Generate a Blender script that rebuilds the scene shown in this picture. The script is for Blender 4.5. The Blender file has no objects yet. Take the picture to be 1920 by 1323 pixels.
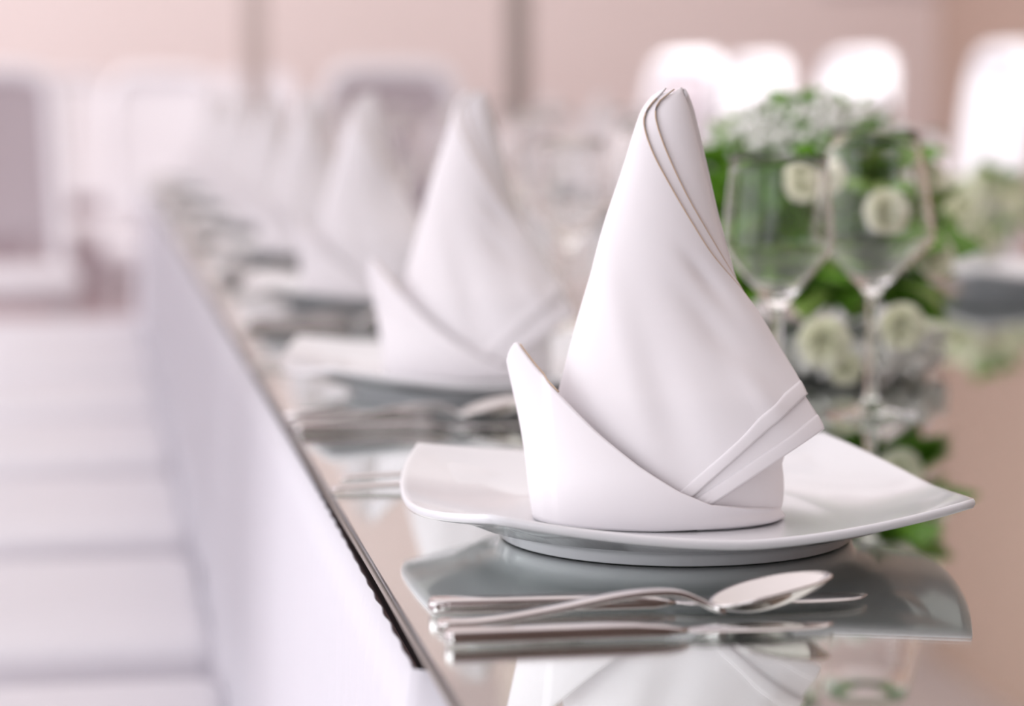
import bpy, bmesh, math, random
from math import sin, cos, pi, radians, atan, atan2, acos, sqrt
from mathutils import Vector, Matrix
random.seed(7)
S = bpy.context.scene
C = S.collection

# ------------------------------------------------------------------ camera
F = 4533.3                      # focal length in pixels (85 mm on 36 mm at 1920)
HY, VX = 178.0, 172.0           # horizon row, vanishing column of the table
TZ = 0.76                       # top of the mirrored table top
PITCH = atan((661.5 - HY) / F)
YAW = atan((960 - VX) / F * cos(PITCH))
CAM = Vector((-0.134, 0.0, TZ + 0.232))
fwd = Vector((sin(YAW) * cos(PITCH), cos(YAW) * cos(PITCH), -sin(PITCH)))
rgt = Vector((cos(YAW), -sin(YAW), 0))
upv = rgt.cross(fwd)
cd = bpy.data.cameras.new('camera'); cam = bpy.data.objects.new('camera', cd); C.objects.link(cam)
cam.location = CAM; cam.rotation_euler = (pi / 2 - PITCH, 0, -YAW)
cd.lens = 85; cd.sensor_width = 36; cd.clip_start = 0.05; cd.clip_end = 60
cd.dof.use_dof = True; cd.dof.focus_distance = 1.20; cd.dof.aperture_fstop = 4.0
S.camera = cam

def U(px, py, z):
    """world point on the level plane z seen at a pixel"""
    d = fwd + rgt * ((px - 960) / F) - upv * ((py - 661.5) / F)
    return CAM + d * ((z - CAM.z) / d.z)

def P(p):
    v = Vector(p) - CAM
    k = v.dot(fwd)
    return (960 + F * v.dot(rgt) / k, 661.5 - F * v.dot(upv) / k)

# ------------------------------------------------------------------ world, light, exposure
w = bpy.data.worlds.new('world'); S.world = w; w.use_nodes = True
w.node_tree.nodes['Background'].inputs[0].default_value = (0.85, 0.92, 1.0, 1)
w.node_tree.nodes['Background'].inputs[1].default_value = 1.0
S.view_settings.view_transform = 'Standard'; S.view_settings.look = 'None'
S.view_settings.exposure = 0.10; S.view_settings.gamma = 1; S.view_settings.use_curve_mapping = False
S.cycles.sample_clamp_indirect = 6.0
S.cycles.max_bounces = 20; S.cycles.glossy_bounces = 10; S.cycles.transmission_bounces = 16; S.cycles.diffuse_bounces = 7

def area(name, loc, target, sx, sy, power, col, spread=180):
    l = bpy.data.lights.new(name, 'AREA'); l.shape = 'RECTANGLE'; l.size = sx; l.size_y = sy
    l.energy = power; l.color = col; l.spread = radians(spread)
    o = bpy.data.objects.new(name, l); C.objects.link(o); o.location = loc
    o.rotation_euler = (Vector(target) - Vector(loc)).to_track_quat('-Z', 'Y').to_euler()
    return o
area('window_light_left', (-4.2, 2.5, 1.6), (0.4, 2.5, 1.1), 8.0, 2.8, 195, (0.93, 0.95, 1.0))
area('window_light_left_far', (-4.2, 9.2, 1.9), (0.5, 9.2, 1.2), 4.5, 2.6, 105, (0.97, 0.95, 1.0))
area('window_light_back', (-2.4, -3.4, 1.5), (0.3, 1.3, 0.9), 3.6, 2.6, 88, (0.94, 0.95, 1.0))
area('ceiling_fill', (1.0, 4.5, 3.5), (1.0, 4.5, 0.0), 5.0, 9.0, 98, (1.0, 0.96, 0.93))  # broad soft fill from above, standing in for small recessed ceiling lamps
area('far_wall_fill', (0.0, 9.6, 3.5), (0.0, 12.6, 2.0), 7.0, 2.0, 105, (1.0, 0.93, 0.90))  # added fill aimed at the far wall to brighten it
def spot(name, loc, target, power, ang, blend=.5):
    l = bpy.data.lights.new(name, 'SPOT'); l.energy = power; l.spot_size = radians(ang); l.spot_blend = blend
    l.shadow_soft_size = .08; l.color = (1, .98, .97)
    o = bpy.data.objects.new(name, l); C.objects.link(o); o.location = loc
    o.rotation_euler = (Vector(target) - Vector(loc)).to_track_quat('-Z', 'Y').to_euler()
for n_, (px_, y_, e_) in enumerate(((1885, 6.6, 520), (1622, 7.6, 800), (1425, 8.7, 1000), (1230, 8.2, 150))):
    x_ = CAM.x + (px_ - VX) / F * y_
    spot('chair_fill_spot_%d' % (n_ + 1), (x_ - 1.6, y_ - 2.4, 3.45), (x_, y_, .92), e_, 11)  # added spots, one per chair, to push the white backs to full brightness

# ------------------------------------------------------------------ materials
def mat(name, col, rough=.5, metal=0, noise=None, bump=None, spec=.5, coat=0, sheen=0, trans=0, ior=1.45, sub=0):
    m = bpy.data.materials.new(name); m.use_nodes = True
    nt = m.node_tree; b = nt.nodes['Principled BSDF']
    b.inputs['Base Color'].default_value = (*col, 1); b.inputs['Roughness'].default_value = rough
    b.inputs['Metallic'].default_value = metal; b.inputs['Specular IOR Level'].default_value = spec
    b.inputs['Coat Weight'].default_value = coat; b.inputs['Sheen Weight'].default_value = sheen
    b.inputs['Transmission Weight'].default_value = trans; b.inputs['IOR'].default_value = ior
    tc = nt.nodes.new('ShaderNodeTexCoord')
    if noise:
        sc, amt, c2 = noise
        n = nt.nodes.new('ShaderNodeTexNoise'); n.inputs['Scale'].default_value = sc; n.inputs['Detail'].default_value = 4
        mx = nt.nodes.new('ShaderNodeMix'); mx.data_type = 'RGBA'
        mx.inputs[6].default_value = (*col, 1); mx.inputs[7].default_value = (*c2, 1)
        mr = nt.nodes.new('ShaderNodeMapRange'); mr.inputs[1].default_value = .3; mr.inputs[2].default_value = .7; mr.inputs[4].default_value = amt
        nt.links.new(tc.outputs['Object'], n.inputs['Vector']); nt.links.new(n.outputs['Fac'], mr.inputs[0])
        nt.links.new(mr.outputs[0], mx.inputs[0]); nt.links.new(mx.outputs[2], b.inputs['Base Color'])
    if bump:
        sc, st, kind = bump
        if kind == 'weave':
            wv = nt.nodes.new('ShaderNodeTexWave'); wv.inputs['Scale'].default_value = sc; wv.bands_direction = 'X'
            w2 = nt.nodes.new('ShaderNodeTexWave'); w2.inputs['Scale'].default_value = sc; w2.bands_direction = 'Z'
            ad = nt.nodes.new('ShaderNodeMath'); ad.operation = 'ADD'
            nt.links.new(tc.outputs['Object'], wv.inputs['Vector']); nt.links.new(tc.outputs['Object'], w2.inputs['Vector'])
            nt.links.new(wv.outputs['Fac'], ad.inputs[0]); nt.links.new(w2.outputs['Fac'], ad.inputs[1]); src = ad.outputs[0]
        else:
            n2 = nt.nodes.new('ShaderNodeTexNoise'); n2.inputs['Scale'].default_value = sc; n2.inputs['Detail'].default_value = 3
            nt.links.new(tc.outputs['Object'], n2.inputs['Vector']); src = n2.outputs['Fac']
        bp = nt.nodes.new('ShaderNodeBump'); bp.inputs['Strength'].default_value = st; bp.inputs['Distance'].default_value = .001
        nt.links.new(src, bp.inputs['Height']); nt.links.new(bp.outputs['Normal'], b.inputs['Normal'])
    return m

M = dict(
    napkin=mat('napkin_cotton', (.85, .83, .85), .85, bump=(900, .12, 'weave'), spec=.2, sheen=.15),
    hem=mat('napkin_hem_tan', (.56, .43, .32), .9, bump=(800, .2, 'noise')),  # tan line along the seam and cuff edges
    china=mat('white_china', (.81, .825, .85), .10, noise=(3, .3, (.80, .82, .845)), spec=.45),
    steel=mat('polished_steel', (.60, .575, .57), .06, 1, noise=(40, .3, (.57, .54, .54))),
    skirt=mat('skirt_fabric', (.69, .685, .73), .9, bump=(500, .15, 'noise'), spec=.2),
    chair=mat('chair_white', (.82, .815, .85), .55, bump=(60, .1, 'noise')),
    chair_panel=mat('chair_grey_panel', (.45, .40, .43), .8, bump=(120, .3, 'noise')),
    chair_leg=mat('chair_leg_paint', (.60, .56, .58), .5, noise=(10, .4, (.5, .46, .48))),
    dark=mat('dark_table_core', (.015, .017, .018), .5, bump=(200, .2, 'noise')),
    wall=mat('wall_plaster', (.775, .70, .685), .9, noise=(1.2, .5, (.755, .675, .655)), bump=(30, .1, 'noise')),
    wall2=mat('wall_plaster_tan', (.57, .44, .37), .9, noise=(1.2, .5, (.54, .415, .345)), bump=(30, .1, 'noise')),
    wall3=mat('wall_brown_panelling', (.24, .175, .15), .6, noise=(2, .6, (.19, .14, .12)), bump=(30, .1, 'noise')),
    ceil=mat('ceiling_paint', (.82, .80, .80), .9, noise=(1, .3, (.78, .77, .77))),
    floor=mat('floor_mauve', (.45, .37, .39), .5, noise=(2.5, .6, (.39, .32, .34))),
    wains=mat('wainscot_mauve', (.40, .335, .36), .7, noise=(2, .4, (.36, .30, .33))),
    post=mat('post_metal', (.30, .26, .24), .5, noise=(5, .4, (.25, .22, .2))),
    post2=mat('post_pale_metal', (.44, .38, .36), .5, noise=(5, .4, (.4, .35, .33))),
    leaf=mat('leaf_green', (.09, .25, .015), .5, noise=(60, .8, (.19, .38, .035))),
    leaf2=mat('leaf_light_green', (.30, .46, .11), .5, noise=(60, .8, (.18, .33, .05))),
    rose=mat('rose_petal_cream', (.90, .90, .76), .7, noise=(50, .5, (.80, .86, .58))),
    breath=mat('small_white_blossom', (.84, .85, .82), .8, noise=(50, .4, (.78, .80, .74))),
    stem=mat('stem_green', (.10, .2, .05), .6, noise=(50, .5, (.15, .25, .08))),
    blind=mat('blind_linen', (.80, .76, .77), .9, bump=(50, .2, 'noise')),
)
def glassmat(name, col, rough=0.0, ior=1.45):
    m = bpy.data.materials.new(name); m.use_nodes = True; nt = m.node_tree
    for n in list(nt.nodes): nt.nodes.remove(n)
    o = nt.nodes.new('ShaderNodeOutputMaterial'); g = nt.nodes.new('ShaderNodeBsdfGlass')
    g.inputs['Color'].default_value = (*col, 1); g.inputs['Roughness'].default_value = rough; g.inputs['IOR'].default_value = ior
    n = nt.nodes.new('ShaderNodeTexNoise'); n.inputs['Scale'].default_value = 9
    bp = nt.nodes.new('ShaderNodeBump'); bp.inputs['Strength'].default_value = .02; bp.inputs['Distance'].default_value = .0005
    nt.links.new(n.outputs['Fac'], bp.inputs['Height']); nt.links.new(bp.outputs['Normal'], g.inputs['Normal'])
    nt.links.new(g.outputs[0], o.inputs[0]); return m
M['glass'] = glassmat('clear_glass', (.992, .99, .99), ior=1.30)
M['tableglass'] = glassmat('table_glass', (.985, .995, .99), ior=1.5)
# the silvering
def silver():
    m = bpy.data.materials.new('mirror_silvering'); m.use_nodes = True
    nt = m.node_tree; b = nt.nodes['Principled BSDF']
    b.inputs['Metallic'].default_value = 1; b.inputs['Roughness'].default_value = 0.0
    n = nt.nodes.new('ShaderNodeTexNoise'); n.inputs['Scale'].default_value = 1.5
    r = nt.nodes.new('ShaderNodeValToRGB'); r.color_ramp.elements[0].color = (.93, .95, .935, 1); r.color_ramp.elements[1].color = (.94, .96, .945, 1)
    nt.links.new(n.outputs['Fac'], r.inputs[0]); nt.links.new(r.outputs[0], b.inputs['Base Color']); return m
M['silver'] = silver()

# ------------------------------------------------------------------ helpers
def mesh(name, verts, faces, m, parent=None, smooth=True, loc=None):
    me = bpy.data.meshes.new(name); me.from_pydata([tuple(v) for v in verts], [], faces); me.update()
    bm = bmesh.new(); bm.from_mesh(me); bmesh.ops.remove_doubles(bm, verts=bm.verts, dist=1e-6)
    bmesh.ops.recalc_face_normals(bm, faces=bm.faces); bm.to_mesh(me); bm.free()
    for p in me.polygons: p.use_smooth = smooth
    me.materials.append(M[m])
    o = bpy.data.objects.new(name, me); C.objects.link(o)
    if parent: o.parent = parent
    if loc: o.location = loc
    return o

def tag(o, label=None, cat=None, group=None, kind=None):
    for k, v in (('label', label), ('category', cat), ('group', group), ('kind', kind)):
        if v: o[k] = v
    return o

def empty(name, loc, rz=0):
    o = bpy.data.objects.new(name, None); C.objects.link(o); o.location = loc; o.rotation_euler = (0, 0, rz)
    o.empty_display_size = .05
    return o

def copy_tree(o, parent=None):
    c = o.copy(); C.objects.link(c)
    if parent: c.parent = parent
    for ch in list(o.children): copy_tree(ch, c)
    return c

def box_data(x0, x1, y0, y1, z0, z1):
    v = [(x, y, z) for x in (x0, x1) for y in (y0, y1) for z in (z0, z1)]
    f = [(0, 1, 3, 2), (4, 6, 7, 5), (0, 4, 5, 1), (2, 3, 7, 6), (0, 2, 6, 4), (1, 5, 7, 3)]
    return v, f
def box(name, b, m, parent=None, bevel=0, seg=3):
    v, f = box_data(*b); o = mesh(name, v, f, m, parent, False)
    if bevel:
        bm = bmesh.new(); bm.from_mesh(o.data)
        bmesh.ops.bevel(bm, geom=list(bm.edges), offset=bevel, segments=seg, affect='EDGES', profile=.5)
        bm.to_mesh(o.data); bm.free()
        for p in o.data.polygons: p.use_smooth = True
    return o

def grid(name, fn, nu, nv, m, parent=None, wrap_u=False, thick=0, smooth=True, cap=False):
    vs = []; fs = []
    for i in range(nu + (0 if wrap_u else 1)):
        for j in range(nv + 1): vs.append(fn(i / nu, j / nv))
    n = nv + 1; tot = nu if wrap_u else nu + 1
    for i in range(nu):
        a = i; b = (i + 1) % tot
        for j in range(nv): fs.append((a * n + j, b * n + j, b * n + j + 1, a * n + j + 1))
    if cap:
        fs.append(tuple(i * n for i in range(tot))); fs.append(tuple(i * n + nv for i in reversed(range(tot))))
    o = mesh(name, vs, fs, m, parent, smooth)
    if thick:
        md = o.modifiers.new('thickness', 'SOLIDIFY'); md.thickness = thick; md.offset = 0
    return o

def lathe(name, prof, m, parent=None, seg=48, loc=None):
    vs = []; fs = []
    n = len(prof)
    for i in range(seg):
        a = 2 * pi * i / seg
        for r, z in prof: vs.append((r * cos(a), r * sin(a), z))
    for i in range(seg):
        b = (i + 1) % seg
        for j in range(n - 1): fs.append((i * n + j, b * n + j, b * n + j + 1, i * n + j + 1))
    return mesh(name, vs, fs, m, parent, True, loc)

def lerp_tab(tab, x):
    """smooth (Catmull-Rom) table look-up, tab sorted by x"""
    if x <= tab[0][0]: return tab[0][1]
    if x >= tab[-1][0]: return tab[-1][1]
    for i in range(len(tab) - 1):
        if tab[i][0] <= x <= tab[i + 1][0]: break
    x0, y0 = tab[i]; x1, y1 = tab[i + 1]; h = x1 - x0; t = (x - x0) / h
    def slope(k):
        if k <= 0 or k >= len(tab) - 1:
            k2 = max(0, min(len(tab) - 2, k if k <= 0 else k - 1)); return (tab[k2 + 1][1] - tab[k2][1]) / (tab[k2 + 1][0] - tab[k2][0])
        return (tab[k + 1][1] - tab[k - 1][1]) / (tab[k + 1][0] - tab[k - 1][0])
    m0, m1 = slope(i) * h, slope(i + 1) * h
    return (2*t**3 - 3*t*t + 1) * y0 + (t**3 - 2*t*t + t) * m0 + (-2*t**3 + 3*t*t) * y1 + (t**3 - t*t) * m1

def loft(name, stations, m, parent=None, seg=20, pw=2.0):
    """stations (x, y, z, half width y, half height z); superellipse sections, capped"""
    def fn(u, v):
        i = int(round(v * (len(stations) - 1))); x, y, z, hw, hz = stations[i]
        a = 2 * pi * u; ca, sa = cos(a), sin(a)
        e = 2 / pw
        return (x, y + hw * math.copysign(abs(ca) ** e, ca), z + hz * math.copysign(abs(sa) ** e, sa))
    return grid(name, fn, seg, len(stations) - 1, m, parent, wrap_u=True, cap=True)

def tube(name, pts, r, m, parent=None, seg=6):
    vs = []; fs = []
    pts = [Vector(p) for p in pts]
    for i, p in enumerate(pts):
        t = (pts[min(i + 1, len(pts) - 1)] - pts[max(i - 1, 0)]).normalized()
        a = t.cross(Vector((0, 0, 1)) if abs(t.z) < .9 else Vector((1, 0, 0))).normalized(); b = t.cross(a)
        for k in range(seg):
            q = 2 * pi * k / seg; vs.append(p + (a * cos(q) + b * sin(q)) * r)
    n = len(pts)
    for i in range(n - 1):
        for k in range(seg):
            k2 = (k + 1) % seg; fs.append((i * seg + k, i * seg + k2, (i + 1) * seg + k2, (i + 1) * seg + k))
    fs.append(tuple(range(seg))); fs.append(tuple((n - 1) * seg + k for k in reversed(range(seg))))
    return mesh(name, vs, fs, m, parent, True)

ORD = ['nearest', 'second', 'third', 'fourth', 'fifth', 'sixth', 'seventh', 'eighth', 'ninth']

# ------------------------------------------------------------------ room
RX0, RX1, RY0, RY1, RH = -4.5, 4.38, -4.0, 12.6, 3.62
st = lambda o: tag(o, kind='structure')
st(box('floor', (RX0, RX1, RY0, RY1, -.1, 0), 'floor'))
st(box('ceiling', (RX0, RX1, RY0, RY1, RH, RH + .1), 'ceil'))
st(box('wall_far', (RX0, RX1, RY1, RY1 + .15, 0, RH), 'wall'))
st(box('wall_right', (RX1, RX1 + .15, RY0, RY1, 0, RH), 'wall2'))
st(box('wall_left', (RX0 - .15, RX0, RY0, RY1, 0, RH), 'wall'))
st(box('wall_near', (RX0, RX1, RY0 - .15, RY0, 0, RH), 'wall3'))
b_ = box('roller_blind', (3.70, 4.33, RY1 - .06, RY1 - .02, 1.56, 3.45), 'blind', bevel=.006)
tag(b_, 'pale linen blind hanging on the far wall, seen only mirrored in the table', 'blind')
st(box('baseboard_right', (RX1 - .015, RX1, RY0, RY1, 0, .12), 'ceil'))
def post(px, y, wd, m, n):
    x = CAM.x + (px - VX) / F * y
    st(box(n, (x - wd / 2, x + wd / 2, y - wd / 2, y + wd / 2, 0, RH), m, bevel=.008))
st(box('trim_3', (RX0, RX1, RY1 - .03, RY1, .0, .60), 'wains', bevel=.004))
post(470, 11.0, .10, 'post2', 'trim_1')
post(966, 10.0, .095, 'post', 'trim_2')

# ------------------------------------------------------------------ mirrored banquet table
TY0, TY1, TW = 0.42, 7.0, 1.15
tb = tag(empty('banquet_table', (0.5, 3.7, 0)), 'long banquet table with mirrored glass top reflecting plates and napkins', 'table')
inv = lambda o: setattr(o, 'matrix_parent_inverse', Matrix.Translation((-.5, -3.7, 0)))
g = box('glass_top', (0, TW, TY0, TY1, TZ - .0035, TZ), 'tableglass', tb, bevel=.0006, seg=1); inv(g)
for p in g.data.polygons: p.use_smooth = False
g = box('mirror_backing', (.0008, TW - .0008, TY0 + .001, TY1 - .001, TZ - .0055, TZ - .0036), 'silver', tb); inv(g)
g = box('edge_strip', (-.0012, .0004, TY0, TY1, TZ - .0056, TZ - .0034), 'post', tb, bevel=.0005, seg=2); inv(g)
g = box('table_board', (.012, TW - .012, TY0 + .02, TY1 - .02, TZ - .035, TZ - .006), 'dark', tb); inv(g)
for lx in (.07, TW - .07):
    for ly in (TY0 + .12, .90, 3.6, TY1 - .15):
        g = box('leg', (lx - .02, lx + .02, ly - .02, ly + .02, 0, TZ - .035), 'steel', tb, bevel=.004); inv(g)

# table skirt : gathered cloth hung round the table, starts at SK0
SK0 = 0.99
def skirt_fn(u, v):
    L = TY1 + .01 - SK0
    y = SK0 + u * L
    near = math.exp(-((y - SK0) / .38))            # sags away from the edge at its near end
    top = TZ - .0095 - .0045 * near
    z = top * (1 - v)
    ph = y * 2 * pi / .034 + 1.3 * sin(y * 9)
    am = (.0006 + .0060 * min(1, v * 3)) * (.7 + .3 * sin(y * 23 + 1))
    x = -.0050 - .001 * near - .010 * min(1, v * 1.5) + am * sin(ph + .6 * sin(v * 3 + y * 5)) + .006 * sin(y * 7) * v
    if v < .02: x += .004
    if u < .004: x += .03 * (1 - u / .004)
    return (x, y, z)
sk = grid('table_skirt', skirt_fn, 1500, 24, 'skirt', thick=.001)
tag(sk, 'pleated white cloth skirt hanging along the left side of the mirrored table', 'table skirt')
def skirt_r(u, v):
    y = SK0 + u * (TY1 + .01 - SK0); z = (TZ - .0135) * (1 - v)
    return (TW + .0065 + .010 * v + .005 * v * sin(y * 2 * pi / .05), y, z)

# ------------------------------------------------------------------ plate
def plate_outline(phi):
    # side arcs of a bulged square : corner at (c,c), mid side at m
    c, m_ = .1205, .1435
    q = (phi + pi / 4) % (pi / 2) - pi / 4          # -45..45 about a side
    s = m_ - c; R = (c * c + s * s) / (2 * s)       # circle through corners and mid
    x0 = m_ - R
    b = x0 * cos(q); r = b + sqrt(b * b - x0 * x0 + R * R)
    t = (r - m_) / (c * sqrt(2) - m_)
    return r, max(0, min(1, t))
def plate_z(phi, rho):
    r, t = plate_outline(phi)
    zr = .0230 + .0125 * t ** .8
    base = .0105
    if rho < .56: z = base
    else:
        k = (rho - .56) / .44; z = base + (zr - base) * (k ** 1.55)
    return z
def make_plate():
    root = empty('dinner_plate', (0, 0, TZ))
    NA = 128; T = .0042
    top = [0.0001, .2, .4, .52, .56, .60, .65, .7, .76, .82, .88, .94, .975, .99]
    rows = []
    for rho in top: rows.append(('t', rho, 0))
    rows += [('e', 1.0, -.0006), ('e', 1.005, -.0020), ('e', 1.004, -.0036), ('e', .998, -.0050)]
    for rho in (.985, .95, .90, .84, .78): rows.append(('b', rho, 0))
    vs = []; fs = []
    for i in range(NA):
        phi = 2 * pi * i / NA
        r, t = plate_outline(phi)
        ft = .0935
        for kd, rho, dz in rows:
            if kd == 'b':
                k = (1 - rho) / .22
                z = plate_z(phi, rho) - T - .0012 - .0010 * k
                rr = r * rho
                # glide in to the foot
                rr = rr * (1 - k) + (ft + .014) * k; z = z * (1 - k) + .0105 * k if k > .5 else z
                z = max(z, .0085)
            else:
                z = plate_z(phi, min(1, rho)) + (dz if kd == 'e' else 0); rr = r * rho
            vs.append((rr * cos(phi), rr * sin(phi), z))
        for rr, z in ((ft + .004, .0078), (ft + .0008, .0045), (ft, .001), (ft - .001, .0003), (ft - .003, .0003), (ft - .004, .003), (ft - .006, .0062), (.0001, .0062)):
            vs.append((rr * cos(phi), rr * sin(phi), z))
    n = len(rows) + 8
    for i in range(NA):
        b = (i + 1) % NA
        for j in range(n - 1): fs.append((i * n + j, b * n + j, b * n + j + 1, i * n + j + 1))
    mesh('dish', vs, fs, 'china', root)
    return root

# ------------------------------------------------------------------ napkin
ND, NX0, NH = 1.262, 1230.0, .2195
def zz(py, yd=0.0): return NH - (py - HY) / F * (ND + yd)
def xx(px, yd=0.0): return (px - NX0) / F * (ND + yd)
Ltab = [(153, 1250), (160, 1240), (170, 1226), (185, 1211), (210, 1196), (300, 1168), (400, 1135), (500, 1108), (600, 1079), (730, 1046), (850, 1018), (990, 995)]
Rtab = [(153, 1276), (160, 1281), (170, 1287), (200, 1299), (300, 1325), (400, 1350), (500, 1379), (560, 1402), (620, 1437), (700, 1487), (735, 1508), (800, 1500), (870, 1476), (990, 1462)]
R2tab = Rtab[:11] + [(800, 1546), (850, 1560), (990, 1570)]
S1tab = [(153, 1250), (170, 1236), (190, 1216), (215, 1203), (240, 1205), (270, 1215), (300, 1229), (360, 1263), (420, 1299), (470, 1331), (540, 1385), (620, 1437), (735, 1508), (990, 1600)]
S2tab = [(153, 1262), (165, 1256), (175, 1240), (187, 1226), (205, 1220), (230, 1225), (270, 1241), (320, 1265), (370, 1292), (420, 1322), (470, 1352), (540, 1392), (620, 1437), (735, 1508), (800, 1546), (990, 1600)]
def row(z, R=Rtab):
    py = HY + (NH - z) * F / ND
    L = lerp_tab(Ltab, py); r = lerp_tab(R, py)
    return py, xx((L + r) / 2), max(.003, (r - L) / 2 / F * ND)
def th_at(px, cx, a, b):
    # angle of the front point seen in column px
    x = xx(px)
    for _ in range(3):
        c = max(-1, min(1, (x - cx) / a)); y = -b * sqrt(max(0, 1 - c * c)); x = xx(px, y)
    return acos(max(-1, min(1, (x - cx) / a)))
def wrinkle(px, py, th):
    d = 0
    for (cx, cy, sx, sy, ang, am) in ((1325, 520, 60, 16, -50, -.0016), (1400, 590, 75, 20, -55, .0015), (1340, 620, 90, 24, -52, -.0014),
                                      (1250, 760, 150, 45, -70, -.0012), (1150, 560, 260, 30, -75, .0008), (1410, 720, 80, 22, -52, .0012)):
        a = radians(ang); dx, dy = px - cx, -(py - cy)
        u = dx * cos(a) + dy * sin(a); v = -dx * sin(a) + dy * cos(a)
        d += am * math.exp(-(u / sx) ** 2 - (v / sy) ** 2)
    return d
RFtab = Rtab[:7] + [(560, 1409), (620, 1454), (700, 1524), (735, 1553), (800, 1592), (990, 1600)]
def make_napkin():
    root = empty('folded_napkin', (0, 0, 0))
    def topy(th): return 170 - 10 * cos(th) - 3 * sin(th * 2)
    def shape(z):
        py, cx0, a0 = row(z)
        L = lerp_tab(Ltab, py); r = lerp_tab(RFtab, py)
        return py, xx((L + r) / 2), max(.003, (r - L) / 2 / F * ND), .70 * a0
    def pyf(z, b): return HY + (NH - z) * F / (ND - .85 * b)
    def ts(z, tab, stop):
        py, cx, a, b = shape(z)
        return th_at(lerp_tab(tab, min(pyf(z, b), stop)), cx, a, b) if pyf(z, b) <= stop else None
    def seam(z, tab, stop):
        t = ts(z, tab, stop)
        if t is not None: return t
        # below the corner the angle stays
        zc = NH - (stop - HY) / F * (ND - .04)
        return ts(zc + .0004, tab, stop + 3)
    def wrap(tab, stop, hem, span, off, top_off, name, nu, nv):
        cache = {}
        def zbot(u):
            if u in cache: return cache[u]
            z = .06
            for _ in range(14):
                py, cx, a, b = shape(z); th0_ = seam(z, tab, stop); th = th0_ + u * (span - th0_)
                x = cx + a * cos(th); y = -b * sin(th)
                if sin(th) < 0 and cos(th) < 0: z = .003; break
                px = NX0 + x * F / (ND + y); h = min(hem(px), 987)
                z2 = NH - (h - HY) / F * (ND + y); z = .5 * z + .5 * max(.003, z2)
            cache[u] = z; return z
        def fn(u, v, extra=0.0):
            zb = zbot(u); th0 = .9 + u * (span - .9)
            zt = zz(topy(th0) + top_off); z = zt + (zb - zt) * v
            py, cx, a, b = shape(z)
            th0_ = seam(z, tab, stop); th = th0_ + u * (span - th0_)
            pxf = NX0 + (cx + a * cos(th)) * F / ND
            w = 2.2 * wrinkle(pxf, pyf(z, b), th) * sqrt(max(0, sin(th))) + extra
            g = max(-off, -.3 * a) + w
            return (cx + (a + g) * cos(th), -(b + g) * sin(th), z)
        grid(name, fn, nu, nv, 'napkin', root, thick=.0010)
        return fn
    outer = wrap(S1tab, 735, lambda px: 735 + 193 * (1508 - px) / 208, 4.75, 0, 0, 'cone', 150, 90)
    second = wrap(S2tab, 800, lambda px: 800 + 145 * (1546 - px) / 211, 3.4, .0017, 2, 'inner_fold', 90, 90)
    def body(u, v):
        th = u * 2 * pi
        zt = zz(topy(th) + 1); z = zt + (.003 - zt) * v
        py, cx, a = row(z); b = .70 * a
        g = -min(.0036, .45 * a) * (1 if sin(th) > -.2 else .25)
        return (cx + (a + g) * cos(th), -(b + g) * sin(th), z)
    grid('rolled_core', body, 96, 70, 'napkin', root, wrap_u=True, thick=.0009)
    for fn, u1 in ((outer, .46), (second, .50)):
        grid('hem_band', lambda u, v, fn=fn, u1=u1: fn(u * u1, .957 + .043 * v, .0007 - .0004 * (2 * v - 1) ** 4), 50, 6, 'napkin', root, thick=.0009)
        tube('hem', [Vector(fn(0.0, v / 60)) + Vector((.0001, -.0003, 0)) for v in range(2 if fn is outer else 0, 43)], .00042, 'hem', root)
    # cuff round the foot of the cone
    def lin(tab, x):
        for (a0, b0), (a1, b1) in zip(tab, tab[1:]):
            if x <= a1: return b0 + (b1 - b0) * max(0, x - a0) / (a1 - a0)
        return tab[-1][1]
    ztab = [(0, 16), (12, 22), (30, 27), (46, 33), (66, 46), (80, 74), (97, 122), (114, 178), (132, 246), (145, 292), (156, 334), (158, 334), (172, 303), (185, 283), (205, 240), (225, 175), (250, 130), (300, 125), (360, 128), (390, 118), (412, 84), (430, 50)]
    def cuff(u, v):
        deg = 430 * u; th = radians(deg)
        h = lin(ztab, deg) / F * ND
        if 12 > deg: h = (1 + 21 * deg / 12) / F * ND
        z = h * v
        a, b = 246 / F * ND, .050
        k = -.0034 * u - (.0022 * (1 - deg / 28) if deg < 28 else 0)
        fl = max(0, -cos(th)) ** 1.2 * 38 / F * ND * (z / (300 / F * ND)) ** 1.4 if z > 0 else 0
        if deg > 270: fl = 0
        curl = .003 * (1 - v) ** 6
        cxx = xx(1229)
        lift = .0014 * max(0, sin(th)) * max(0, cos(th)) * 2 if deg < 90 else 0
        bump = .0012 * sin(3 * th + 4 * v)
        x = cxx + (a + k + bump - curl) * cos(th) - fl
        y = -(b + k + bump - curl) * sin(th) - (fl * .1)
        # the point lies flat against itself
        if 140 < deg < 215: y *= 1 - .28 * max(0, (z / .09)) * (1 if sin(th) > 0 else .9)
        return (x, y, z + lift)
    grid('cuff', cuff, 190, 30, 'napkin', root, thick=.0012)
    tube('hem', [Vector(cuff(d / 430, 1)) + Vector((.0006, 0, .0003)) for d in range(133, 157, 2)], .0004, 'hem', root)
    return root

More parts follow.
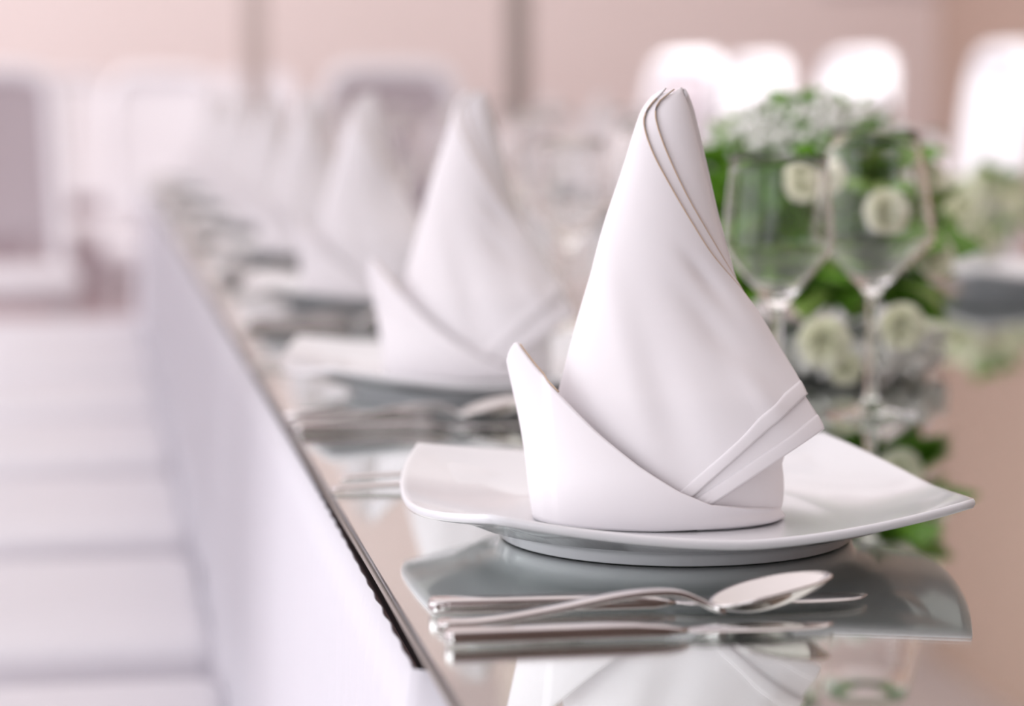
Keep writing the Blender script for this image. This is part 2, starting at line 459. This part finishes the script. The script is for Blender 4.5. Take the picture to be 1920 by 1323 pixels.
# ------------------------------------------------------------------ cutlery (lies along +x, handle end at 0)
def make_knife(L=.225, hl=.121, small=False):
    root = empty('table_knife', (0, 0, TZ))
    k = .9 if small else 1
    hs = []
    for x, hw, hz, zc in ((0, .0035, .0020, .0037), (.0008, .0052, .0030, .0037), (.003, .0058, .0037, .0039), (.03, .0056, .0036, .0038), (.07, .0058, .0036, .0038), (hl - .02, .0064, .0036, .0038), (hl - .008, .0068, .0028, .0034), (hl - .002, .0056, .0017, .0031), (hl + .003, .0050, .0009, .0030)):
        hs.append((x, 0, zc * k, hw * k, hz * k))
    loft('handle', hs, 'steel', root, 40, 5.0)
    bs = []
    n = 22
    for i in range(n + 1):
        t = i / n; x = hl + (L - hl) * t
        w_ = .0085 + .0015 * sin(pi * t)
        if t < .08: w_ = .0050 + (w_ - .0050) * (t / .08)
        if t > .72: w_ *= sqrt(max(0.004, 1 - ((t - .72) / .28) ** 2.2))
        bs.append((x, (.0085 - w_) * .5, .0030 * k - .0004 * t, w_ * k, .00075 if t < .9 else .0005))
    loft('blade', bs, 'steel', root, 16, 2.0)
    return root
def make_spoon():
    root = empty('soup_spoon', (0, 0, TZ))
    tab = [(0, .0022), (.02, .0026), (.05, .0066), (.08, .0116), (.095, .0127), (.106, .0118), (.114, .0086), (.1205, .0052), (.125, .0040)]
    wt = [(0, .0046), (.003, .0058), (.03, .0056), (.07, .0046), (.095, .0036), (.108, .0026), (.114, .0026), (.120, .0040), (.125, .006)]
    hs = []
    for i in range(41):
        x = .125 * i / 40
        hs.append((x, 0, lerp_tab(tab, x), lerp_tab(wt, x), .0017 if i else .0008))
    loft('handle', hs, 'steel', root, 28, 4.0)
    X0, X1 = .1195, .1740
    def bowl(u, v):
        # v radial 0..1, u angle
        a = 2 * pi * u
        cx = X0 + (X1 - X0) * .46
        ex = (X1 - cx) if cos(a) > 0 else (cx - X0)
        px = cx + ex * v * cos(a)
        py = .0172 * v * sin(a) * (1 - .10 * cos(a))
        rim = .0066 + (px - X0) / (X1 - X0) * .0118
        rim += .0016 * v * sin(a) ** 2
        dep = .0078 * (1 - v ** 2.3)
        return (px + .002 * (1 - v), py, rim - dep)
    o = grid('bowl', bowl, 64, 16, 'steel', root, wrap_u=True, thick=.0011)
    return root
def make_fork(L=.200):
    root = empty('table_fork', (0, 0, TZ))
    tab = [(0, .002), (.05, .004), (.10, .0095), (.125, .0060), (.145, .0030), (.165, .0042), (.2, .0105)]
    hs = [(x / 40 * .145, 0, lerp_tab(tab, x / 40 * .145), (.0058 - .0030 * (x / 40)) if x < 34 else .0028 + (x - 34) * .0010, .0015) for x in range(41)]
    loft('handle', hs, 'steel', root, 14, 2.3)
    hd = [(.143 + i / 8 * .016, 0, lerp_tab(tab, .143 + i / 8 * .016), .0085 + .0028 * sin(i / 8 * pi / 2), .0010) for i in range(9)]
    loft('fork_head', hd, 'steel', root, 14, 2.2)
    for q in (-1.5, -.5, .5, 1.5):
        ts = [(.157 + i / 10 * .043, q * .0060, lerp_tab(tab, .157 + i / 10 * .043), .0019 * (1 - .06 * i), .0009) for i in range(11)]
        loft('tine', ts, 'steel', root, 8, 2.0)
    return root

# ------------------------------------------------------------------ glasses
def make_glass(name, foot_r, stem_top, wz, wr, rz_, rr):
    root = empty(name, (0, 0, TZ))
    t = .0011
    outer = [(0.0001, 0.0005), (foot_r * .6, .0005), (foot_r - .001, .0004), (foot_r, .0012), (foot_r - .0015, .0022), (foot_r * .6, .0032), (.012, .0055), (.006, .0095), (.0040, .016), (.0034, .03),
             (.0032, stem_top * .6), (.0036, stem_top - .012), (.0052, stem_top - .003), (.0092, stem_top + .0035)]
    for k in (.25, .5, .75, .92): outer.append((.0092 + (wr - .0092) * k ** .95, stem_top + .0035 + (wz - stem_top - .0035) * k))
    outer += [(wr - .0004, wz - .0012), (wr, wz + .003)]
    for k in (.08, .2, .4, .6, .8, 1): outer.append((wr + (rr - wr) * (k ** 1.25), wz + .003 + (rz_ - wz - .003) * k))
    inner = [(rr - t * .6, rz_ + .0004)]
    for k in (.95, .8, .6, .4, .2, .08): inner.append((wr + (rr - wr) * (k ** 1.25) - t, wz + .003 + (rz_ - wz - .003) * k))
    inner += [(wr - t, wz + .0035), (wr - t - .0006, wz)]
    for k in (.92, .75, .5, .25): inner.append((.0085 + (wr - .0085) * k ** .95 - t, stem_top + .0045 + (wz - stem_top - .0035) * k))
    inner += [(.006, stem_top + .0052), (.0001, stem_top + .0042)]
    nfoot = 10
    lathe('foot_and_stem', outer[:13] + [(.0001, stem_top - .0029)], 'glass', root)
    lathe('bowl', [(.0001, stem_top - .0029 + .0001)] + outer[12:] + inner, 'glass', root)
    return root

# ------------------------------------------------------------------ chair (faces +x, seat front edge at x=0, centre y=0)
CH = 1.10
def make_chair():
    root = empty('dining_chair', (0, 0, 0))
    W, D, ZS = .255, .43, .42
    # cushion : pillow box
    s = box('seat', (-D, 0, -W, W, ZS - .075, ZS), 'chair', root, bevel=.028, seg=4)
    f = box('seat_frame', (-D + .02, -.02, -W + .02, W - .02, ZS - .115, ZS - .076), 'chair_leg', root, bevel=.006)
    # back frame : rounded arch tube swept, leaning slightly
    def lean(z): return -D + .0 - (z - ZS) * .12
    pts = []
    hw, top, r = .205, CH - .03, .085
    for z in [ZS - .02 + i * (top - r - ZS + .02) / 8 for i in range(9)]: pts.append((lean(z), -hw - .02 * (1 - (z - ZS) / (top - ZS)), z))
    for i in range(1, 9):
        a = pi / 2 * i / 8; pts.append((lean(top - r + r * sin(a)), -hw + r * (1 - cos(a)), top - r + r * sin(a)))
    m_ = [(x, -y, z) for x, y, z in reversed(pts)]
    allp = pts + [(lean(top), -.06, top + .002), (lean(top), .06, top + .002)] + m_
    tube('back_frame', allp, .029, 'chair', root, 12)
    def pan(u, v):
        z = .50 + v * (top - .012 - .50); y = (-1 + 2 * u) * (hw + .01 - .06 * max(0, (v - .8) / .2) ** 2)
        return (lean(z) - .010 * (1 - (2 * u - 1) ** 2), y, z)
    grid('back_panel', pan, 12, 14, 'chair_panel', root, thick=.022)
    for sx in (-D + .04, -.05):
        for sy in (-W + .045, W - .045):
            g = box('leg', (sx - .018, sx + .018, sy - .018, sy + .018, 0, ZS - .10), 'chair_leg', root, bevel=.004)
    return root

# ------------------------------------------------------------------ place settings on the left (near) side
SP = .655
ROT = -(YAW + atan((1230 - 960) / F))
pc = (U(790, 822, TZ + .0355) + U(1828, 940, TZ + .0355)) / 2
pl0 = make_plate(); pl0.location = (pc.x, pc.y, TZ); pl0.rotation_euler = (0, 0, radians(.6))
nk = make_napkin(); n0 = U(NX0, HY + .2195 / ND * F, TZ + .0113)
nk.location = (n0.x, n0.y, TZ + .0113); nk.rotation_euler = (0, 0, ROT)
def lay(o, pa, pb, L):
    o.location = (pa.x, pa.y, TZ); o.rotation_euler = (0, 0, atan2(pb.y - pa.y, pb.x - pa.x))
kn = make_knife(); lay(kn, U(804, 1151, TZ), U(1630, 1128, TZ), .225)
sp = make_spoon(); lay(sp, U(820, 1177, TZ), U(1558, 1151, TZ), .174)
sk_ = make_knife(.168, .100, True); sk_.name = 'small_knife'; lay(sk_, U(834, 1208, TZ), U(1568, 1179, TZ), .19)
kn_len = (U(804, 1151, TZ) - U(1630, 1128, TZ)).length; sm_len = (U(834, 1208, TZ) - U(1568, 1179, TZ)).length; sp_len = (U(820, 1177, TZ) - U(1558, 1151, TZ)).length
kn.scale = (kn_len / .225,) + (1, 1); sk_.scale = (sm_len / .168, 1, 1); sp.scale = (sp_len / .174, 1, 1)
fk = make_fork(); lay(fk, U(622, 921, TZ), U(1250, 905, TZ), .2)
fk2 = make_fork(.18); fk2.name = 'dessert_fork'; fk2.scale = (.9, .9, .9); lay(fk2, U(640, 900, TZ), U(1250, 885, TZ), .18)
gb = make_glass('wine_glass', .035, .090, .127, .0444, .2066, .0303); gp = U(1632, 777, TZ); gb.location = (gp.x, gp.y, TZ)
gs = make_glass('water_glass', .033, .088, .126, .0385, .190, .0327); gq = U(1455, 808, TZ); gs.location = (gq.x, gq.y, TZ)
items = [
    (pl0, 'dinner_plate', 'square white china plate', 'plate', 'square plates along the left side of the table'),
    (nk, 'folded_napkin', 'white cloth napkin folded into a tall cone', 'napkin', 'folded napkins along the left side of the table'),
    (kn, 'table_knife', 'polished steel dinner knife lying beside the plate', 'knife', 'dinner knives along the left side of the table'),
    (sp, 'soup_spoon', 'polished steel spoon resting between two knives', 'spoon', 'spoons along the left side of the table'),
    (sk_, 'small_knife', 'short steel knife lying in front of the spoon', 'knife', 'small knives along the left side of the table'),
    (fk, 'table_fork', 'steel fork lying behind the plate', 'fork', 'forks along the left side of the table'),
    (fk2, 'dessert_fork', 'smaller steel fork half hidden behind the plate', 'fork', 'small forks along the left side of the table'),
    (gb, 'wine_glass', 'tall clear angular wine glass', 'wine glass', 'wine glasses along the left side of the table'),
    (gs, 'water_glass', 'shorter clear stemmed glass beside a wine glass', 'glass', 'stemmed water glasses along the left side of the table'),
]
OFF = [0, .655, 1.40, 2.1, 2.8, 3.5, 4.2, 4.9]
def where(k): return 'at the nearest left setting' if k == 0 else 'at the %s left setting from camera' % ORD[k]
for src, nm, lab, cat, grp in items:
    for k in range(8):
        if cat == 'fork' and nm == 'dessert_fork' and k > 5: continue
        o = src if k == 0 else copy_tree(src)
        if k:
            o.location = (src.location.x + random.uniform(-.006, .006), src.location.y + OFF[k] + random.uniform(-.008, .008), src.location.z)
            if k == 1: o.location.x -= .010
            if cat == 'napkin': o.rotation_euler.z += random.uniform(-.05, .05); o.location = (src.location.x, src.location.y + OFF[k], src.location.z)
            if cat == 'plate': o.location = (src.location.x - (.014 if k == 1 else 0), src.location.y + OFF[k] - (.02 if k == 1 else 0), src.location.z)
        tag(o, '%s %s' % (lab, where(k)), cat, grp)

# chairs drawn up to the left side
ch = make_chair()
for k in range(7):
    o = ch if k == 0 else copy_tree(ch)
    o.location = (-.012, 1.87 + SP * k + .255, 0)
    tag(o, 'white padded chair pushed against the table skirt, %s from the camera' % ORD[k], 'chair', 'white chairs along the left side of the table')

# far side
fy0 = 2.75
for k in range(6):
    for src, nm, lab, cat, grp in items:
        if nm in ('dessert_fork', 'small_knife', 'table_knife', 'soup_spoon', 'table_fork') : continue
        if k > 4 and cat != 'napkin': continue
        if k == 0 and cat == 'napkin': continue
        o = copy_tree(src)
        x = TW - src.location.x; y = fy0 + SP * k + (src.location.y - pl0.location.y)
        if cat == 'glass': y = fy0 + SP * k - .02
        o.location = (x, y, src.location.z)
        if cat == 'napkin': o.rotation_euler.z = ROT + .3 + random.uniform(-.1, .1)
        tag(o, '%s on the far right side, %s from camera' % (lab, ORD[k]), cat, grp.replace('left', 'right'))
def white_back(o):
    for c in o.children:
        if c.name.startswith('back_panel'):
            c.data = c.data.copy(); c.data.materials[0] = M['chair']
    return o
wch = white_back(copy_tree(ch))
for k, (px, y, rz) in enumerate(((1885, 6.6, pi), (1622, 7.6, pi + .22), (1425, 8.7, pi + .25), (1250, 8.2, pi + .35))):
    o = wch if k == 0 else copy_tree(wch if k < 3 else ch)
    x = CAM.x + (px - VX) / F * y
    o.location = (x - .43 * (1 if k < 3 else .8), y, 0); o.rotation_euler = (0, 0, rz); o.scale = (1, 1, 1.035)
    tag(o, 'bright white high-backed chair beyond the flowers, %s from the right' % ('first', 'second', 'third', 'fourth')[k], 'chair', 'bright white chairs beyond the flowers')
# head of the table and the tables beyond
def far_chair(px, y, rz, lab, src=None):
    o = copy_tree(src or ch); o.scale = (1, 1, 1); o.location = (CAM.x + (px - VX) / F * y, y, 0); o.rotation_euler = (0, 0, rz)
    tag(o, lab, 'chair', 'white chairs beyond the table')
far_chair(765, 7.45, -pi / 2, 'blurred white chair at the far head of the table facing the camera')
far_chair(8, 8.0, -pi / 2 + .1, 'blurred white chair with grey back at the left edge of the photo')
far_chair(195, 11.3, -1.2, 'leftmost of three plain white chairs far behind the table', wch)
far_chair(310, 9.6, -pi / 2, 'middle one of three plain white chairs far behind the table', wch)
far_chair(415, 11.3, -1.9, 'rightmost of three plain white chairs far behind the table, by the pale post', wch)

# ------------------------------------------------------------------ flowers
fc = Vector((.462, 1.98, TZ))
fl = tag(empty('flower_arrangement', fc), 'low centrepiece of cream roses, green leaves and tiny white blossom on the mirror', 'flowers')
lathe('bowl', [(.0001, .001), (.05, .001), (.062, .006), (.075, .028), (.078, .034), (.074, .034), (.06, .012), (.0001, .010)], 'china', fl)
# leaf meshes
def leaf_data(L, W):
    vs = []; fs = []
    n = 6
    for i in range(n + 1):
        t = i / n; w_ = W * sin(pi * t ** .8) * .5 + (.0004); z = -.25 * L * t * t
        vs += [(t * L, -w_, z + .12 * w_ * 2), (t * L, 0, z), (t * L, w_, z + .12 * w_ * 2)]
    for i in range(n):
        a = i * 3; fs += [(a, a + 3, a + 4, a + 1), (a + 1, a + 4, a + 5, a + 2)]
    return vs, fs
def proto(name, data, m, thick=.0006):
    o = mesh(name, *data, m, fl); o.modifiers.new('t', 'SOLIDIFY').thickness = thick; return o
lp = [proto('leaf', leaf_data(.058, .046), 'leaf'), proto('leaf', leaf_data(.048, .038), 'leaf2'), proto('leaf', leaf_data(.055, .036), 'leaf')]
def orient(o, d, roll):
    o.rotation_euler = (d.to_track_quat('X', 'Z') @ Matrix.Rotation(roll, 3, 'X').to_quaternion()).to_euler()
RX_, RY_, RZ_ = .098, .125, .096
cnt = 0
while cnt < 285:
    th = random.uniform(0, 2 * pi); ph = random.uniform(-.55, pi / 2)
    d = Vector((cos(th) * cos(ph), sin(th) * cos(ph), sin(ph)))
    k = random.uniform(.35, 1.0)
    p = Vector((d.x * RX_ * k, d.y * RY_ * k, .105 + d.z * RZ_ * k))
    if p.z < .03: continue
    src = lp[random.choices((0, 1, 2), (5, 4, 3))[0]]
    o = src if (cnt < 3 and src not in ()) and False else src.copy()
    C.objects.link(o); o.parent = fl; o.location = p
    dd = (d + Vector((random.uniform(-.5, .5), random.uniform(-.5, .5), random.uniform(-.3, .6)))).normalized()
    if p.z < .07: dd.z = abs(dd.z) + .3; dd.normalize()
    orient(o, dd, random.uniform(-.8, .8)); cnt += 1
vs, fs = [], []
for q in range(420):
    v_, f_ = leaf_data(.045, .034)
    th = random.uniform(0, 2 * pi); ph = random.uniform(-.5, pi / 2); k = random.uniform(.1, .8)
    p = Vector((cos(th) * cos(ph) * RX_ * k, sin(th) * cos(ph) * RY_ * k, .105 + sin(ph) * RZ_ * k))
    e = Matrix.Rotation(random.uniform(0, 6.28), 3, 'Z') @ Matrix.Rotation(random.uniform(-1.4, 1.0), 3, 'Y') @ Matrix.Rotation(random.uniform(-1, 1), 3, 'X')
    b0 = len(vs); vs += [e @ Vector(v) + p for v in v_]; fs += [tuple(b0 + i for i in f) for f in f_]
bme = bpy.data.meshes.new('inner_foliage'); bme.from_pydata([(v.x, v.y, max(v.z, .012)) for v in vs], [], fs); bme.materials.append(M['leaf'])
io = bpy.data.objects.new('inner_foliage', bme); C.objects.link(io); io.parent = fl; tag(io, kind='stuff')
for i, o in enumerate(lp): o.location = (.02 * i - .02, -.12, .15); orient(o, Vector((.2, -1, .4)), .2 * i)
# rose : nested cupped petals in one bloom
def rose_data(R):
    vs = []; fs = []
    for ring, (nr, rr, hh, open_) in enumerate(((3, .30, .95, .05), (4, .52, .95, .2), (5, .74, .85, .45), (6, 1.0, .65, .8))):
        for p in range(nr):
            a0 = 2 * pi * p / nr + ring * .7; base = len(vs)
            for i in range(6):
                for j in range(5):
                    u = (i / 5 - .5) * 2.2 * pi / nr * 1.0; v = j / 4
                    r = R * rr * (.35 + .65 * sin(v * pi / 2) + open_ * .3 * v ** 3) * (1 + .03 * cos(u * 3))
                    z = R * (hh * v * (1.0 - .16 * (i / 5 - .5) ** 2 * 4) * 1.1 - .3 - open_ * .25 * v ** 4)
                    vs.append((r * cos(a0 + u), r * sin(a0 + u), z))
            for i in range(5):
                for j in range(4): q = base + i * 5 + j; fs.append((q, q + 5, q + 6, q + 1))
    return vs, fs
rp = proto('rose', rose_data(.024), 'rose', .0008)
def put_rose(px, py, dist, s=1.0, first=False):
    d = fwd + rgt * ((px - 960) / F) - upv * ((py - 661.5) / F)
    p = CAM + d * (dist / d.dot(fwd))
    o = rp if first else rp.copy()
    if not first: C.objects.link(o); o.parent = fl
    o.location = p - fc
    n = (o.location - Vector((0, .03, .09))).normalized() + Vector((-.1, -.45, .15)); 
    o.rotation_euler = n.to_track_quat('Z', 'Y').to_euler(); o.scale = (s, s, s)
for i, (px, py, ds, s) in enumerate(((1545, 640, 1.84, .68), (1690, 612, 1.85, .62), (1662, 400, 1.84, .62), (1545, 330, 1.88, .5), (1508, 345, 1.86, .5), (1750, 480, 1.95, .6),
                                     (1745, 330, 2.0, .5), (1620, 270, 2.0, .6), (1410, 660, 1.95, .7), (1585, 690, 1.9, .45))):
    put_rose(px, py, ds, s, i == 0)
# baby's breath : a cloud of tiny blossoms
bm = bmesh.new()
def tiny(p, r): bmesh.ops.create_icosphere(bm, subdivisions=1, radius=r, matrix=Matrix.Translation(p))
for i in range(1100):
    if i % 4: th = random.uniform(0, 2 * pi); ph = random.uniform(.85, pi / 2); k = random.uniform(1.02, 1.40)
    else: th = random.uniform(-.1, pi + .1); ph = random.uniform(.1, .9); k = random.uniform(.95, 1.25)
    p = Vector((cos(th) * cos(ph) * RX_ * k, sin(th) * cos(ph) * RY_ * k, .10 + sin(ph) * RZ_ * k))
    tiny(p, random.uniform(.0028, .0050))
for i in range(420):
    th = random.uniform(0, 2 * pi); k = random.uniform(.7, 1.15)
    tiny(Vector((cos(th) * RX_ * k, sin(th) * RY_ * k, random.uniform(.008, .030))), random.uniform(.004, .0075))
me = bpy.data.meshes.new('blossom_cloud'); bm.to_mesh(me); bm.free(); me.materials.append(M['breath'])
for p_ in me.polygons: p_.use_smooth = True
bo = bpy.data.objects.new('blossom_cloud', me); C.objects.link(bo); bo.parent = fl; tag(bo, kind='stuff')

# small posy further along
pc2 = Vector((1.04, 3.08, TZ))
po = tag(empty('flower_posy', pc2), 'small posy of cream roses with dark leaves at the right edge of the photo', 'flowers')
for q in range(46):
    th = random.uniform(0, 2 * pi); ph = random.uniform(-.5, pi / 2)
    o = lp[q % 3].copy(); C.objects.link(o); o.parent = po
    d = Vector((cos(th) * cos(ph), sin(th) * cos(ph), sin(ph))); o.location = Vector((d.x * .05, d.y * .04, .07 + d.z * .045)); orient(o, d, random.uniform(-1, 1)); o.scale = (.62,) * 3
for q, (x, y, z, sc) in enumerate(((-.05, -.03, .085, 1.3), (.03, -.04, .08, 1.1), (0, -.02, .11, 1.1), (-.03, 0, .05, 1.1), (.04, .0, .10, 1.1), (-.02, -.05, .045, 1.))):
    o = rp.copy(); C.objects.link(o); o.parent = po; o.location = (x, y, z); o.scale = (sc,) * 3
    o.rotation_euler = Vector((x * 8, -.5, .35)).to_track_quat('Z', 'Y').to_euler()
lathe('vase', [(.0001, 0.0002), (.026, .0002), (.028, .003), (.024, .03), (.020, .055), (.026, .085), (.023, .085), (.018, .055), (.022, .03), (.022, .005), (.0001, .004)], 'china', po, 32)
print('plate corners', [tuple(round(c) for c in P(pl0.matrix_basis @ Vector((sx * .1205, sy * .1205, .0355)))) for sx, sy in ((-1, 1), (-1, -1), (1, -1), (1, 1))])
